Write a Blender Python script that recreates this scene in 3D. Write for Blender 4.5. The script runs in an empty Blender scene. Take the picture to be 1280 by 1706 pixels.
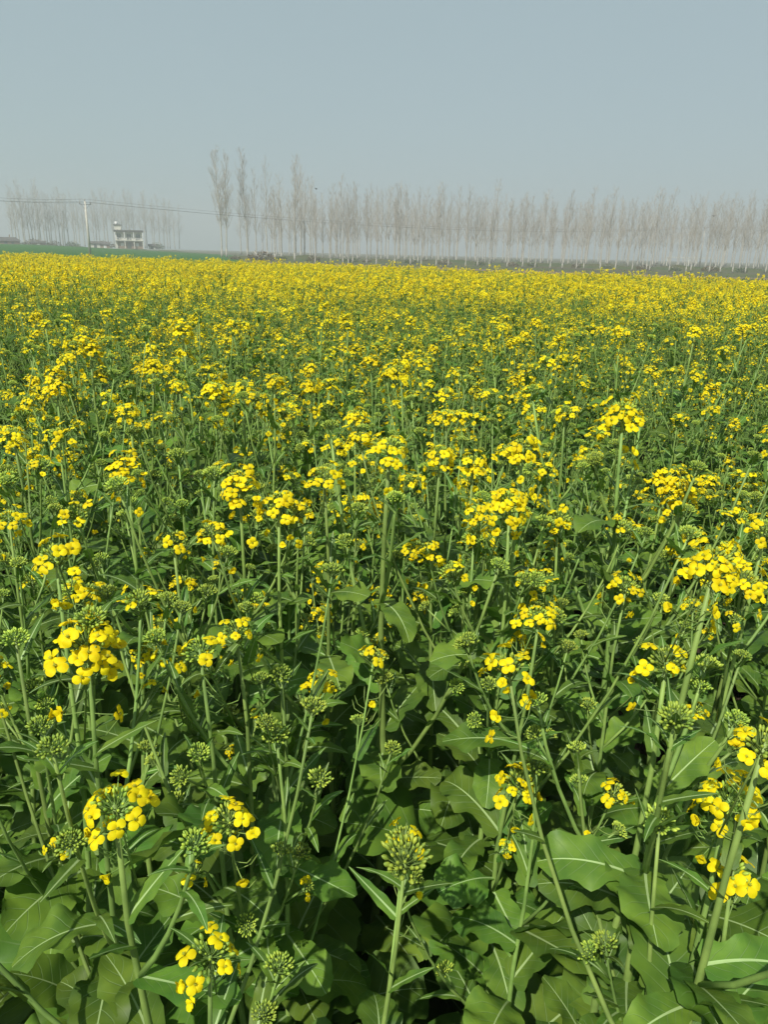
import bpy, math, random
from mathutils import Vector, Matrix, Euler, Quaternion
R = math.radians
PI = math.pi
S = bpy.context.scene
COL = S.collection

# ------------------------------------------------------------------ camera
F, W0, H0 = 1241.0, 1280, 1706
CAMH, PITCH, ROLL = 1.70, R(19.2), R(1.35)
cam = bpy.data.cameras.new('camera')
cam.sensor_fit = 'VERTICAL'; cam.sensor_height = 36; cam.lens = 36 * F / H0
cam.clip_start = 0.05; cam.clip_end = 5000
cob = bpy.data.objects.new('camera', cam); COL.objects.link(cob)
CM = (Matrix.Rotation(PI / 2 - PITCH, 3, 'X') @ Matrix.Rotation(ROLL, 3, 'Z'))
cob.matrix_world = Matrix.Translation((0, 0, CAMH)) @ CM.to_4x4()
S.camera = cob

def ray(px, py):
    return (CM @ Vector(((px - W0 / 2) / F, -(py - H0 / 2) / F, -1))).normalized()
def on_height(px, py, z):
    d = ray(px, py); t = (z - CAMH) / d.z
    return Vector((d.x * t, d.y * t, z))
def at_dist(px, dist, py=425):
    """ground point at a horizontal distance in the direction of a column"""
    d = ray(px, py); k = dist / math.hypot(d.x, d.y)
    return Vector((d.x * k, d.y * k, 0))
def project(p):
    q = CM.transposed() @ (Vector(p) - Vector((0, 0, CAMH)))
    if q.z > -0.01: return None
    return (W0 / 2 + F * q.x / -q.z, H0 / 2 - F * q.y / -q.z)

# ------------------------------------------------------------------ light
SUN_EL, SUN_AZ = R(50), R(205)     # azimuth measured clockwise from +Y: behind the camera, a little left
w = bpy.data.worlds.new('World'); S.world = w; w.use_nodes = True
nt = w.node_tree; bg = nt.nodes['Background']
sky = nt.nodes.new('ShaderNodeTexSky'); sky.sky_type = 'NISHITA'; sky.sun_disc = False
sky.sun_elevation = SUN_EL; sky.sun_rotation = SUN_AZ
sky.air_density = 1.0; sky.dust_density = 1.2; sky.ozone_density = 1.0; sky.altitude = 0
tn = nt.nodes.new('ShaderNodeMix'); tn.data_type = 'RGBA'; tn.blend_type = 'MULTIPLY'; tn.inputs['Factor'].default_value = 1
hsv = nt.nodes.new('ShaderNodeHueSaturation'); hsv.inputs['Saturation'].default_value = .62
tn.inputs['B'].default_value = (.95, 1.03, .98, 1); nt.links.new(sky.outputs[0], hsv.inputs['Color']); nt.links.new(hsv.outputs[0], tn.inputs['A']); 
hzc = nt.nodes.new('ShaderNodeMix'); hzc.data_type = 'RGBA'; hzc.inputs['Factor'].default_value = .84      # high thin overcast of haze over the blue
wn = nt.nodes.new('ShaderNodeTexNoise'); wn.inputs['Scale'].default_value = 1.6; wn.inputs['Detail'].default_value = 4
wr = nt.nodes.new('ShaderNodeMix'); wr.data_type = 'RGBA'; wr.inputs['A'].default_value = (2.36, 3.16, 3.42, 1); wr.inputs['B'].default_value = (2.56, 3.34, 3.66, 1)
nt.links.new(wn.outputs['Fac'], wr.inputs['Factor']); nt.links.new(tn.outputs['Result'], hzc.inputs['A']); nt.links.new(wr.outputs['Result'], hzc.inputs['B'])
nt.links.new(hzc.outputs['Result'], bg.inputs[0]); bg.inputs[1].default_value = 0.088
sl = bpy.data.lights.new('sun', 'SUN'); sl.energy = 3.7; sl.angle = R(0.6); sl.color = (1, 0.95, 0.87)
so = bpy.data.objects.new('sun', sl); COL.objects.link(so)
sd = Vector((math.sin(SUN_AZ) * math.cos(SUN_EL), math.cos(SUN_AZ) * math.cos(SUN_EL), math.sin(SUN_EL)))
so.rotation_euler = (-sd).to_track_quat('-Z', 'Y').to_euler()
S.view_settings.view_transform = 'Standard'; S.view_settings.look = 'None'
S.view_settings.exposure = 0.68; S.view_settings.gamma = 1
S.cycles.max_bounces = 6; S.cycles.diffuse_bounces = 3; S.cycles.glossy_bounces = 2
S.cycles.transmission_bounces = 4; S.cycles.volume_bounces = 1
S.cycles.caustics_reflective = False; S.cycles.caustics_refractive = False

# ------------------------------------------------------------------ materials
def mat(name, col, rough=0.6, trans=0.0, var=0.25, nscale=30, tint=None, objvar=0.3, spec=0.3, veins=False, bump=0.0, tcol=None):
    m = bpy.data.materials.new(name); m.use_nodes = True
    n = m.node_tree.nodes; l = m.node_tree.links
    bs = n['Principled BSDF']; bs.inputs['Roughness'].default_value = rough
    bs.inputs['Specular IOR Level'].default_value = spec
    tc = n.new('ShaderNodeTexCoord')
    nz = n.new('ShaderNodeTexNoise'); nz.inputs['Scale'].default_value = nscale; nz.inputs['Detail'].default_value = 4
    l.new(tc.outputs['Object'], nz.inputs['Vector'])
    oi = n.new('ShaderNodeObjectInfo')
    mx = n.new('ShaderNodeMix'); mx.data_type = 'RGBA'
    c = Vector(col); t2 = Vector(tint) if tint else c * (1 - var)
    mx.inputs['A'].default_value = (*(c * (1 + var * .6)), 1); mx.inputs['B'].default_value = (*t2, 1)
    rmp = n.new('ShaderNodeMapRange'); rmp.inputs[1].default_value = .35; rmp.inputs[2].default_value = .65
    l.new(nz.outputs['Fac'], rmp.inputs[0]); l.new(rmp.outputs[0], mx.inputs['Factor'])
    hs = n.new('ShaderNodeHueSaturation')
    r1 = n.new('ShaderNodeMapRange'); r1.inputs[3].default_value = 1 - objvar; r1.inputs[4].default_value = 1 + objvar
    at = n.new('ShaderNodeAttribute'); at.attribute_name = 'pv'
    sm = n.new('ShaderNodeMath'); l.new(oi.outputs['Random'], sm.inputs[0]); l.new(at.outputs['Fac'], sm.inputs[1])
    sf = n.new('ShaderNodeMath'); sf.operation = 'FRACT'; l.new(sm.outputs[0], sf.inputs[0])
    l.new(sf.outputs[0], r1.inputs[0]); l.new(r1.outputs[0], hs.inputs['Value'])
    ma = n.new('ShaderNodeMath'); ma.operation = 'MULTIPLY'; ma.inputs[1].default_value = 7.31
    fr = n.new('ShaderNodeMath'); fr.operation = 'FRACT'
    l.new(sf.outputs[0], ma.inputs[0]); l.new(ma.outputs[0], fr.inputs[0])
    r2 = n.new('ShaderNodeMapRange'); r2.inputs[3].default_value = .5 - .04 * objvar; r2.inputs[4].default_value = .5 + .05 * objvar
    l.new(fr.outputs[0], r2.inputs[0]); l.new(r2.outputs[0], hs.inputs['Hue'])
    l.new(mx.outputs['Result'], hs.inputs['Color'])
    out = hs.outputs['Color']
    if veins:
        uv = n.new('ShaderNodeUVMap'); uv.uv_map = 'UVMap'
        sp = n.new('ShaderNodeSeparateXYZ'); l.new(uv.outputs[0], sp.inputs[0])
        def M(op, a, b=None):
            q = n.new('ShaderNodeMath'); q.operation = op
            for i, x in enumerate((a, b)):
                if x is None: continue
                if isinstance(x, (int, float)): q.inputs[i].default_value = x
                else: l.new(x, q.inputs[i])
            return q.outputs[0]
        av = M('ABSOLUTE', M('SUBTRACT', sp.outputs['Y'], .5))
        t = M('MULTIPLY', M('SUBTRACT', sp.outputs['X'], M('MULTIPLY', av, .42)), 8.5)
        d = M('ABSOLUTE', M('SUBTRACT', M('FRACT', t), .5))
        ln = n.new('ShaderNodeMapRange'); ln.inputs[1].default_value = .015; ln.inputs[2].default_value = .055
        ln.inputs[3].default_value = 1; ln.inputs[4].default_value = 0
        l.new(d, ln.inputs[0])
        fade = n.new('ShaderNodeMapRange'); fade.inputs[1].default_value = .1; fade.inputs[2].default_value = .45
        fade.inputs[3].default_value = .55; fade.inputs[4].default_value = .05
        l.new(av, fade.inputs[0])
        vf = M('MULTIPLY', ln.outputs[0], fade.outputs[0])
        m2 = n.new('ShaderNodeMix'); m2.data_type = 'RGBA'; m2.inputs['B'].default_value = (.20, .30, .12, 1)
        l.new(vf, m2.inputs['Factor']); l.new(out, m2.inputs['A']); out = m2.outputs['Result']
        bp = n.new('ShaderNodeBump'); bp.inputs['Strength'].default_value = .5; bp.inputs['Distance'].default_value = .002
        ad = M('ADD', M('MULTIPLY', vf, -1.0), M('MULTIPLY', nz.outputs['Fac'], 1.2))
        l.new(ad, bp.inputs['Height']); l.new(bp.outputs[0], bs.inputs['Normal'])
    elif bump:
        bp = n.new('ShaderNodeBump'); bp.inputs['Strength'].default_value = .7; bp.inputs['Distance'].default_value = bump
        l.new(nz.outputs['Fac'], bp.inputs['Height']); l.new(bp.outputs[0], bs.inputs['Normal'])
    l.new(out, bs.inputs['Base Color'])
    if trans > 0:
        tr = n.new('ShaderNodeBsdfTranslucent'); ms = n.new('ShaderNodeMixShader'); ms.inputs[0].default_value = trans
        if tcol:
            m3 = n.new('ShaderNodeMix'); m3.data_type = 'RGBA'; m3.inputs['Factor'].default_value = .6
            m3.inputs['B'].default_value = (*tcol, 1); l.new(out, m3.inputs['A']); l.new(m3.outputs['Result'], tr.inputs[0])
        else: l.new(out, tr.inputs[0])
        l.new(bs.outputs[0], ms.inputs[1]); l.new(tr.outputs[0], ms.inputs[2])
        l.new(ms.outputs[0], n['Material Output'].inputs[0])
    return m

LEAF = mat('rape_leaf', (.110, .188, .022), .5, .30, .3, 22, tint=(.070, .146, .022), objvar=.34, spec=.25, veins=True, tcol=(.16, .34, .03))
RIB = mat('leaf_midrib', (.27, .38, .15), .5, .0, .1, 30, objvar=.15)
STEM = mat('rape_stem', (.19, .28, .065), .5, .0, .25, 22, tint=(.135, .215, .05), objvar=.22)
PETAL = mat('rape_petal', (.78, .685, .008), .6, .36, .14, 150, tint=(.78, .61, .006), objvar=.13, spec=.15, tcol=(.95, .66, .01))
BUD = mat('rape_bud', (.36, .44, .05), .45, .08, .3, 90, tint=(.17, .28, .04), objvar=.2)
EYE = mat('rape_flower_centre', (.42, .38, .02), .6, 0, .3, 200)
YELLOWING = mat('yellowing_leaf', (.45, .30, .03), .6, .15, .5, 30, tint=(.25, .22, .03), veins=True)
MATS = [LEAF, RIB, STEM, PETAL, BUD, EYE]
mLEAF, mRIB, mSTEM, mPETAL, mBUD, mEYE = range(6)

# ------------------------------------------------------------------ mesh builder
class MB:
    def __init__(s): s.v = []; s.f = []; s.m = []; s.uv = []
    def add(s, vs, fs, m=0, uvs=None, M=None):
        b = len(s.v)
        s.v += [tuple(M @ Vector(p)) for p in vs] if M is not None else [tuple(p) for p in vs]
        for f in fs:
            s.f.append(tuple(b + i for i in f)); s.m.append(m)
            s.uv += [uvs[i] for i in f] if uvs else [(0, .5)] * len(f)
    def join(s, o, M):
        b = len(s.v); s.v += [tuple(M @ Vector(p)) for p in o.v]
        s.f += [tuple(b + i for i in f) for f in o.f]; s.m += o.m; s.uv += o.uv
    def tube(s, pts, rad, n=6, m=0, cap=True):
        pts = [Vector(p) for p in pts]
        vs = []; fs = []
        ref = Vector((1, 0, 0)) if abs((pts[-1] - pts[0]).normalized().x) < .8 else Vector((0, 1, 0))
        for i, p in enumerate(pts):
            t = (pts[min(i + 1, len(pts) - 1)] - pts[max(i - 1, 0)]).normalized()
            a = t.cross(ref).normalized(); b = t.cross(a)
            for k in range(n):
                an = 2 * PI * k / n
                vs.append(p + (a * math.cos(an) + b * math.sin(an)) * rad[i])
        for i in range(len(pts) - 1):
            for k in range(n):
                fs.append((i * n + k, i * n + (k + 1) % n, (i + 1) * n + (k + 1) % n, (i + 1) * n + k))
        if cap:
            fs.append(tuple((len(pts) - 1) * n + k for k in range(n)))
            fs.append(tuple(reversed(range(n))))
        s.add(vs, fs, m)
    def box(s, x0, x1, y0, y1, z0, z1, m=0):
        s.add([(x0, y0, z0), (x1, y0, z0), (x1, y1, z0), (x0, y1, z0), (x0, y0, z1), (x1, y0, z1), (x1, y1, z1), (x0, y1, z1)],
              [(0, 3, 2, 1), (4, 5, 6, 7), (0, 1, 5, 4), (1, 2, 6, 5), (2, 3, 7, 6), (3, 0, 4, 7)], m)
    def mesh(s, name, mats=None, smooth=True):
        me = bpy.data.meshes.new(name); me.from_pydata(s.v, [], s.f)
        mats = mats or MATS
        used = sorted(set(s.m)); idx = {u: i for i, u in enumerate(used)}
        for u in used: me.materials.append(mats[u])
        me.polygons.foreach_set('material_index', [idx[i] for i in s.m])
        me.polygons.foreach_set('use_smooth', [smooth] * len(s.f))
        uv = me.uv_layers.new(name='UVMap'); uv.data.foreach_set('uv', [c for p in s.uv for c in p])
        me.update(); return me
    def build(s, name, mats=None, parent=None, smooth=True, loc=None):
        o = bpy.data.objects.new(name, s.mesh(name, mats, smooth)); COL.objects.link(o); o.parent = parent
        if loc: o.location = loc
        return o

def tag(o, label=None, cat=None, group=None, kind=None):
    if label: o['label'] = label
    if cat: o['category'] = cat
    if group: o['group'] = group
    if kind: o['kind'] = kind
    return o
def empty(name, loc, rz=0, sc=1):
    e = bpy.data.objects.new(name, None); COL.objects.link(e)
    e.location = loc; e.rotation_euler.z = rz; e.scale = (sc,) * 3; e.empty_display_size = .1
    return e
def copy_tree(o, parent=None):
    c = o.copy(); COL.objects.link(c); c.parent = parent
    for ch in o.children: copy_tree(ch, c)
    return c
def lerp_tab(tab, u):
    for (a, x), (b, y) in zip(tab, tab[1:]):
        if u <= b:
            t = (u - a) / (b - a); t = t * t * (3 - 2 * t) * .5 + t * .5
            return x + (y - x) * t
    return tab[-1][1]

# ------------------------------------------------------------------ leaves
PROFILE = {
 'broad': [(0, .05), (.10, .045), (.16, .05), (.20, .20), (.245, .22), (.285, .07), (.33, .36), (.41, .34), (.44, .30), (.58, .92), (.72, 1.0), (.86, .93), (.95, .70), (1, .26)],
 'oval': [(0, .06), (.12, .055), (.2, .10), (.3, .52), (.5, .95), (.66, 1.0), (.82, .90), (.94, .66), (1, .24)],
 'lance': [(0, .42), (.04, .70), (.10, .72), (.2, .55), (.34, .78), (.52, 1.0), (.7, .94), (.88, .68), (1, .20)],
 'narrow': [(0, .5), (.06, .8), (.14, .72), (.3, .8), (.5, .75), (.75, .48), (.92, .2), (1, .02)],
}
def leaf_mb(L, Wd, kind, droop, seed, lod=0):
    r = random.Random(seed); mb = MB()
    nu = (22, 7, 4)[lod] if kind == 'broad' else (16, 6, 3)[lod]
    if lod == 0: va = [-1, -.8, -.45, -.001, .001, .45, .8, 1]
    elif lod == 1: va = [-1, -.45, 0, .45, 1]
    else: va = [-1, 0, 1]
    tab = PROFILE[kind]; ph = r.uniform(0, 6); ph2 = r.uniform(0, 6); tw = r.uniform(-.5, .5)
    nt_ = r.choice((9, 11, 13)); fold = r.uniform(.08, .4); side = r.uniform(-.12, .12)
    x = z = 0.0; vs = []; uvs = []
    a0 = r.uniform(0, .1)
    for i in range(nu + 1):
        u = i / nu
        a = a0 - droop * u ** 1.3
        if i: x += math.cos(a) * L / nu; z += math.sin(a) * L / nu
        w = lerp_tab(tab, u) * Wd / 2
        hm = (.0021 * (1 - u) + .0004) * (L / .2) ** .5
        if lod: hm = 0
        for v in va:
            s_ = 1 if v > 0 else -1
            tooth = 1 + (.12 * (((u * nt_ + .3 * s_) % 1) - .5) * (1 if u > .3 else .3) + .05 * math.sin(u * 17 + ph * s_)) * (abs(v) > .9)
            y = v * w * tooth if abs(v) > .01 else v * 1000 * hm
            if abs(v) > .01 and lod == 0: y += s_ * hm
            ruf = math.sin(u * 19 + ph + s_ * 1.3) * .15 * abs(v) ** 2 + math.sin(u * 9 + ph2 * s_) * .14 * abs(v) ** 1.5
            off = fold * abs(v) * w * (1 - .5 * abs(v)) + ruf * w * (1.3 if u > .3 else .4) + tw * v * w * u
            if abs(v) < .01 and lod == 0: off += hm * .5
            px = x - math.sin(a) * off; pz = z + math.cos(a) * off
            vs.append((px, y + side * L * u * u, pz)); uvs.append((u, .5 + v * .5))
    nv = len(va)
    ribf = []; fs = []
    for i in range(nu):
        for k in range(nv - 1):
            f = (i * nv + k, (i + 1) * nv + k, (i + 1) * nv + k + 1, i * nv + k + 1)
            (ribf if lod == 0 and k == 3 else fs).append(f)
    b = len(mb.v); mb.add(vs, fs, mLEAF, uvs)
    for f in ribf:
        mb.f.append(tuple(b + q for q in f)); mb.m.append(mRIB); mb.uv += [uvs[q] for q in f]
    if lod:
        pass
    return mb
LEAVES = []   # (kind, nominal length, [MB per lod], mesh)
def lib_leaf(kind, L, Wd, droop, seed):
    LEAVES.append(dict(kind=kind, L=L, mb=[leaf_mb(L, Wd, kind, droop, seed, k) for k in range(3)], mesh=None))
for i in range(7): lib_leaf('broad', .25, random.Random(i).uniform(.135, .165), random.Random(i + 5).uniform(.3, 1.3), 100 + i)
for i in range(6): lib_leaf('oval', .21, random.Random(i).uniform(.11, .14), random.Random(i + 9).uniform(.3, 1.4), 200 + i)
for i in range(7): lib_leaf('lance', .135, random.Random(i).uniform(.056, .08), random.Random(i + 3).uniform(.0, 1.5), 300 + i)
for i in range(4): lib_leaf('narrow', .10, random.Random(i).uniform(.02, .03), random.Random(i + 2).uniform(-.1, 1.0), 400 + i)
BYK = {k: [i for i, l in enumerate(LEAVES) if l['kind'] == k] for k in PROFILE}
def leaf_mesh(i):
    if LEAVES[i]['mesh'] is None: LEAVES[i]['mesh'] = LEAVES[i]['mb'][0].mesh('leaf')
    return LEAVES[i]['mesh']

# ------------------------------------------------------------------ flowers
def flower_mb(seed, lod, openn=1.0):
    r = random.Random(seed); mb = MB()
    for k in range(4):
        an = k * PI / 2 + r.uniform(-.25, .25); Lp = .0104 * r.uniform(.85, 1.1); Wp = .0108 * r.uniform(.88, 1.1)
        el = (1 - openn) * 1.1 + r.uniform(-.1, .5)
        Mx = Matrix.Rotation(an, 4, 'Z') @ Matrix.Rotation(-el, 4, 'Y')
        if lod == 0:
            us = [0, .2, .42, .68, .9, 1]; ws = [.12, .42, .86, 1.0, .80, .46]; vs = []; fs = []
            for i, u in enumerate(us):
                for v in (-1, -.4, .4, 1):
                    vs.append((u * Lp + .0006 - (.0008 if abs(v) < .5 and i == 5 else 0) * -1, v * ws[i] * Wp / 2, .0026 * math.sin(u * 2.6) - .0030 * u * u + (1 - 2 * abs(v)) * .0008 * u + r.uniform(-.0002, .0002)))
            for i in range(5):
                for j in range(3): fs.append((i * 4 + j, (i + 1) * 4 + j, (i + 1) * 4 + j + 1, i * 4 + j + 1))
            mb.add(vs, fs, mPETAL, None, Mx)
        else:
            mb.add([(0, 0, 0), (.6 * Lp, -Wp * .56, .001), (1.08 * Lp, 0, -.0005), (.6 * Lp, Wp * .56, .001)], [(0, 1, 2, 3)], mPETAL, None, Mx)
    if lod == 0:
        for k in range(6):
            a = k * PI / 3 + .3; q = Vector((math.cos(a) * .0016, math.sin(a) * .0016, .0045))
            mb.tube([(q.x * .4, q.y * .4, 0), q], [.0003, .0006], 3, mEYE)
        mb.tube([(0, 0, -.001), (0, 0, .005)], [.0009, .0006], 4, mBUD)
        for k in range(4):
            a = k * PI / 2 + PI / 4
            mb.add([(0, 0, -.001), (math.cos(a - .25) * .003, math.sin(a - .25) * .003, -.0003), (math.cos(a) * .0058, math.sin(a) * .0058, .0012), (math.cos(a + .25) * .003, math.sin(a + .25) * .003, -.0003)], [(0, 1, 2, 3)], mBUD)
    return mb
FLOW = [[flower_mb(s, l, o) for l in (0, 1)] for s, o in ((1, 1), (2, 1), (3, .9), (4, .75), (5, .45), (6, .2))]
FMESH = {}
def flower_mesh(i):
    if i not in FMESH: FMESH[i] = FLOW[i][0].mesh('flower')
    return FMESH[i]
def bud_geo(mb, p, d, Ln, Rd, n, m=mBUD):
    d = d.normalized(); q = Vector((0, 0, 1)).rotation_difference(d).to_matrix().to_4x4()
    if n >= 5: prof = [(0, .35), (.2, .8), (.5, 1), (.8, .72), (1, .12)]
    else: prof = [(0, .4), (.5, 1.1), (1, .1)]
    vs = []; fs = []
    for i, (t, rr) in enumerate(prof):
        for k in range(n):
            a = 2 * PI * k / n; vs.append((math.cos(a) * rr * Rd, math.sin(a) * rr * Rd, t * Ln))
    for i in range(len(prof) - 1):
        for k in range(n): fs.append((i * n + k, i * n + (k + 1) % n, (i + 1) * n + (k + 1) % n, (i + 1) * n + k))
    fs.append(tuple((len(prof) - 1) * n + k for k in range(n)))
    mb.add(vs, fs, m, None, Matrix.Translation(p) @ q)

def head_spec(seed, kind):
    """kind: full / bloom / sparse / bud"""
    r = random.Random(seed)
    nf = {'full': r.randint(17, 22), 'bloom': r.randint(9, 13), 'sparse': r.randint(4, 7), 'bud': 0, 'small': r.randint(3, 6)}[kind]
    nb = {'full': 28, 'bloom': 34, 'sparse': 38, 'bud': 52, 'small': 18}[kind]
    Rb = {'full': .016, 'bloom': .018, 'sparse': .020, 'bud': .018, 'small': .011}[kind]
    sp = dict(buds=[], fl=[], ped=[], pods=[])
    g = 2.39996; a0 = r.uniform(0, 6)
    for i in range(nb):
        t = (i + .5) / nb; a = a0 + g * i + r.uniform(-.15, .15); th = 1.35 * math.sqrt(t) + r.uniform(-.08, .08); Rk = Rb * r.uniform(.82, 1.15)
        d = Vector((math.sin(th) * math.cos(a), math.sin(th) * math.sin(a), math.cos(th)))
        p = Vector((d.x * Rk, d.y * Rk, .004 + (d.z - .7) * Rk * .9)) + Vector([r.uniform(-.001, .001) for _ in range(3)])
        Ln = (.0050 + .0040 * t) * r.uniform(.85, 1.2)
        sp['buds'].append((p, (d + Vector((0, 0, .35))), Ln, Ln * r.uniform(.25, .33), t))
        sp['ped'].append((Vector((0, 0, -.006 - .014 * t)), p, .0006))
    for i in range(nf):
        t = (i + .5) / nf; a = a0 + g * (i + nb) + r.uniform(-.2, .2)
        ext = {'full': .030, 'bloom': .020, 'sparse': .016, 'small': .014}[kind]
        z0 = -.010 - ext * t + r.uniform(-.004, .004)
        el = R(50 - 38 * t + r.uniform(-10, 12)); Lp = r.uniform(.024, .038) * (.75 if kind == 'small' else 1)
        tip = Vector((math.cos(a) * math.cos(el) * Lp, math.sin(a) * math.cos(el) * Lp, z0 + math.sin(el) * Lp))
        rad = Vector((math.cos(a), math.sin(a), 0)); nrm = (rad * r.uniform(.1, 1.0) + Vector((r.uniform(-.35, .35), r.uniform(-.35, .35), r.uniform(.6, 1.1)))).normalized()
        sp['ped'].append((Vector((0, 0, z0)), tip, .0007))
        sp['fl'].append((tip, nrm, r.uniform(0, 6), r.choice((0, 0, 1, 1, 2, 3)) if t < .85 else r.choice((2, 3, 4)), r.uniform(.9, 1.1)))
    if kind in ('full', 'bloom', 'sparse'):
        for i in range({'full': 5, 'bloom': 3, 'sparse': 2}[kind] + r.randint(-1, 2)):      # stragglers lower on the stalk
            a = r.uniform(0, 2 * PI); z0 = -r.uniform(.05, .11); el = R(r.uniform(-5, 35)); Lp = r.uniform(.028, .038)
            tip = Vector((math.cos(a) * math.cos(el) * Lp, math.sin(a) * math.cos(el) * Lp, z0 + math.sin(el) * Lp))
            nrm = (Vector((math.cos(a), math.sin(a), r.uniform(-.2, .7)))).normalized()
            sp['ped'].append((Vector((0, 0, z0)), tip, .0007)); sp['fl'].append((tip, nrm, r.uniform(0, 6), r.choice((3, 4, 5)), .95))
        for i in range(r.randint(3, 9)):
            a = r.uniform(0, 2 * PI); z0 = -r.uniform(.07, .16); el = R(r.uniform(10, 45)); Lp = r.uniform(.018, .026)
            tip = Vector((math.cos(a) * math.cos(el) * Lp, math.sin(a) * math.cos(el) * Lp, z0 + math.sin(el) * Lp))
            e2 = tip + Vector((math.cos(a) * .5, math.sin(a) * .5, 1)).normalized() * r.uniform(.015, .035)
            sp['ped'].append((Vector((0, 0, z0)), tip, .0006)); sp['pods'].append((tip, e2))
    return sp
def fl_matrix(f):
    p, nrm, rot, k, s = f
    return Matrix.Translation(p) @ Vector((0, 0, 1)).rotation_difference(nrm).to_matrix().to_4x4() @ Matrix.Rotation(rot, 4, 'Z') @ Matrix.Scale(s, 4)
def head_base_mb(sp, lod):
    mb = MB()
    if lod == 0: mb.tube([(0, 0, -.165 if sp['pods'] or len(sp['fl']) > 7 else -.04), (0, 0, -.05 if sp['pods'] else -.02), (0, 0, .002)], [.0012, .0014, .0011], 5, mSTEM)
    for k, (a, b, rd) in enumerate(sp['ped']):
        if lod == 0: mb.tube([a, (a + b) / 2 + Vector((0, 0, -.001)), b], [rd * 1.1, rd, rd * 1.2], 4, mSTEM, False)
        elif b.xy.length > .02: mb.tube([a, b], [rd * 1.3] * 2, 3, mSTEM, False)
    for k, (p, d, Ln, Rd, t) in enumerate(sp['buds']):
        if lod and k % 2: continue
        bud_geo(mb, p, d, Ln * (1 if lod == 0 else 1.25), Rd * (1 if lod == 0 else 1.3), 5 if lod == 0 else 3)
    for a, b in sp['pods']: mb.tube([a, (a + b) / 2, b], [.0008, .0011, .0004], 4 if lod == 0 else 3, mSTEM, False)
    return mb
HEADS = []
for kind, n in (('full', 4), ('bloom', 7), ('sparse', 4), ('bud', 4), ('small', 4)):
    for i in range(n):
        sp = head_spec(len(HEADS) * 17 + 3, kind)
        lod = head_base_mb(sp, 1)
        for f in sp['fl']: lod.join(FLOW[f[3]][1], fl_matrix(f) @ Matrix.Scale(1.02, 4))
        far = MB()
        for f in sp['fl']:
            far.add([(-.015, -.008, .001), (0, -.0155, 0), (.015, .006, .001), (.002, .016, .002)], [(0, 1, 2, 3)], mPETAL, None, fl_matrix(f))
        for p_, d_, Ln_, Rd_, t_ in sp['buds'][::4]: bud_geo(far, p_, d_, Ln_ * 1.8, Rd_ * 1.9, 3)
        HEADS.append(dict(kind=kind, sp=sp, lo=lod, far=far, base=None, whole=None))
HK = {}
for i, h in enumerate(HEADS): HK.setdefault(h['kind'], []).append(i)
def head_base_mesh(i):
    if HEADS[i]['base'] is None: HEADS[i]['base'] = head_base_mb(HEADS[i]['sp'], 0).mesh('flower_head')
    return HEADS[i]['base']
def head_whole_mesh(i):
    if HEADS[i]['whole'] is None:
        mb = head_base_mb(HEADS[i]['sp'], 0)
        for f in HEADS[i]['sp']['fl']: mb.join(FLOW[f[3]][0], fl_matrix(f))
        HEADS[i]['whole'] = mb.mesh('flower_head')
    return HEADS[i]['whole']

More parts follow.
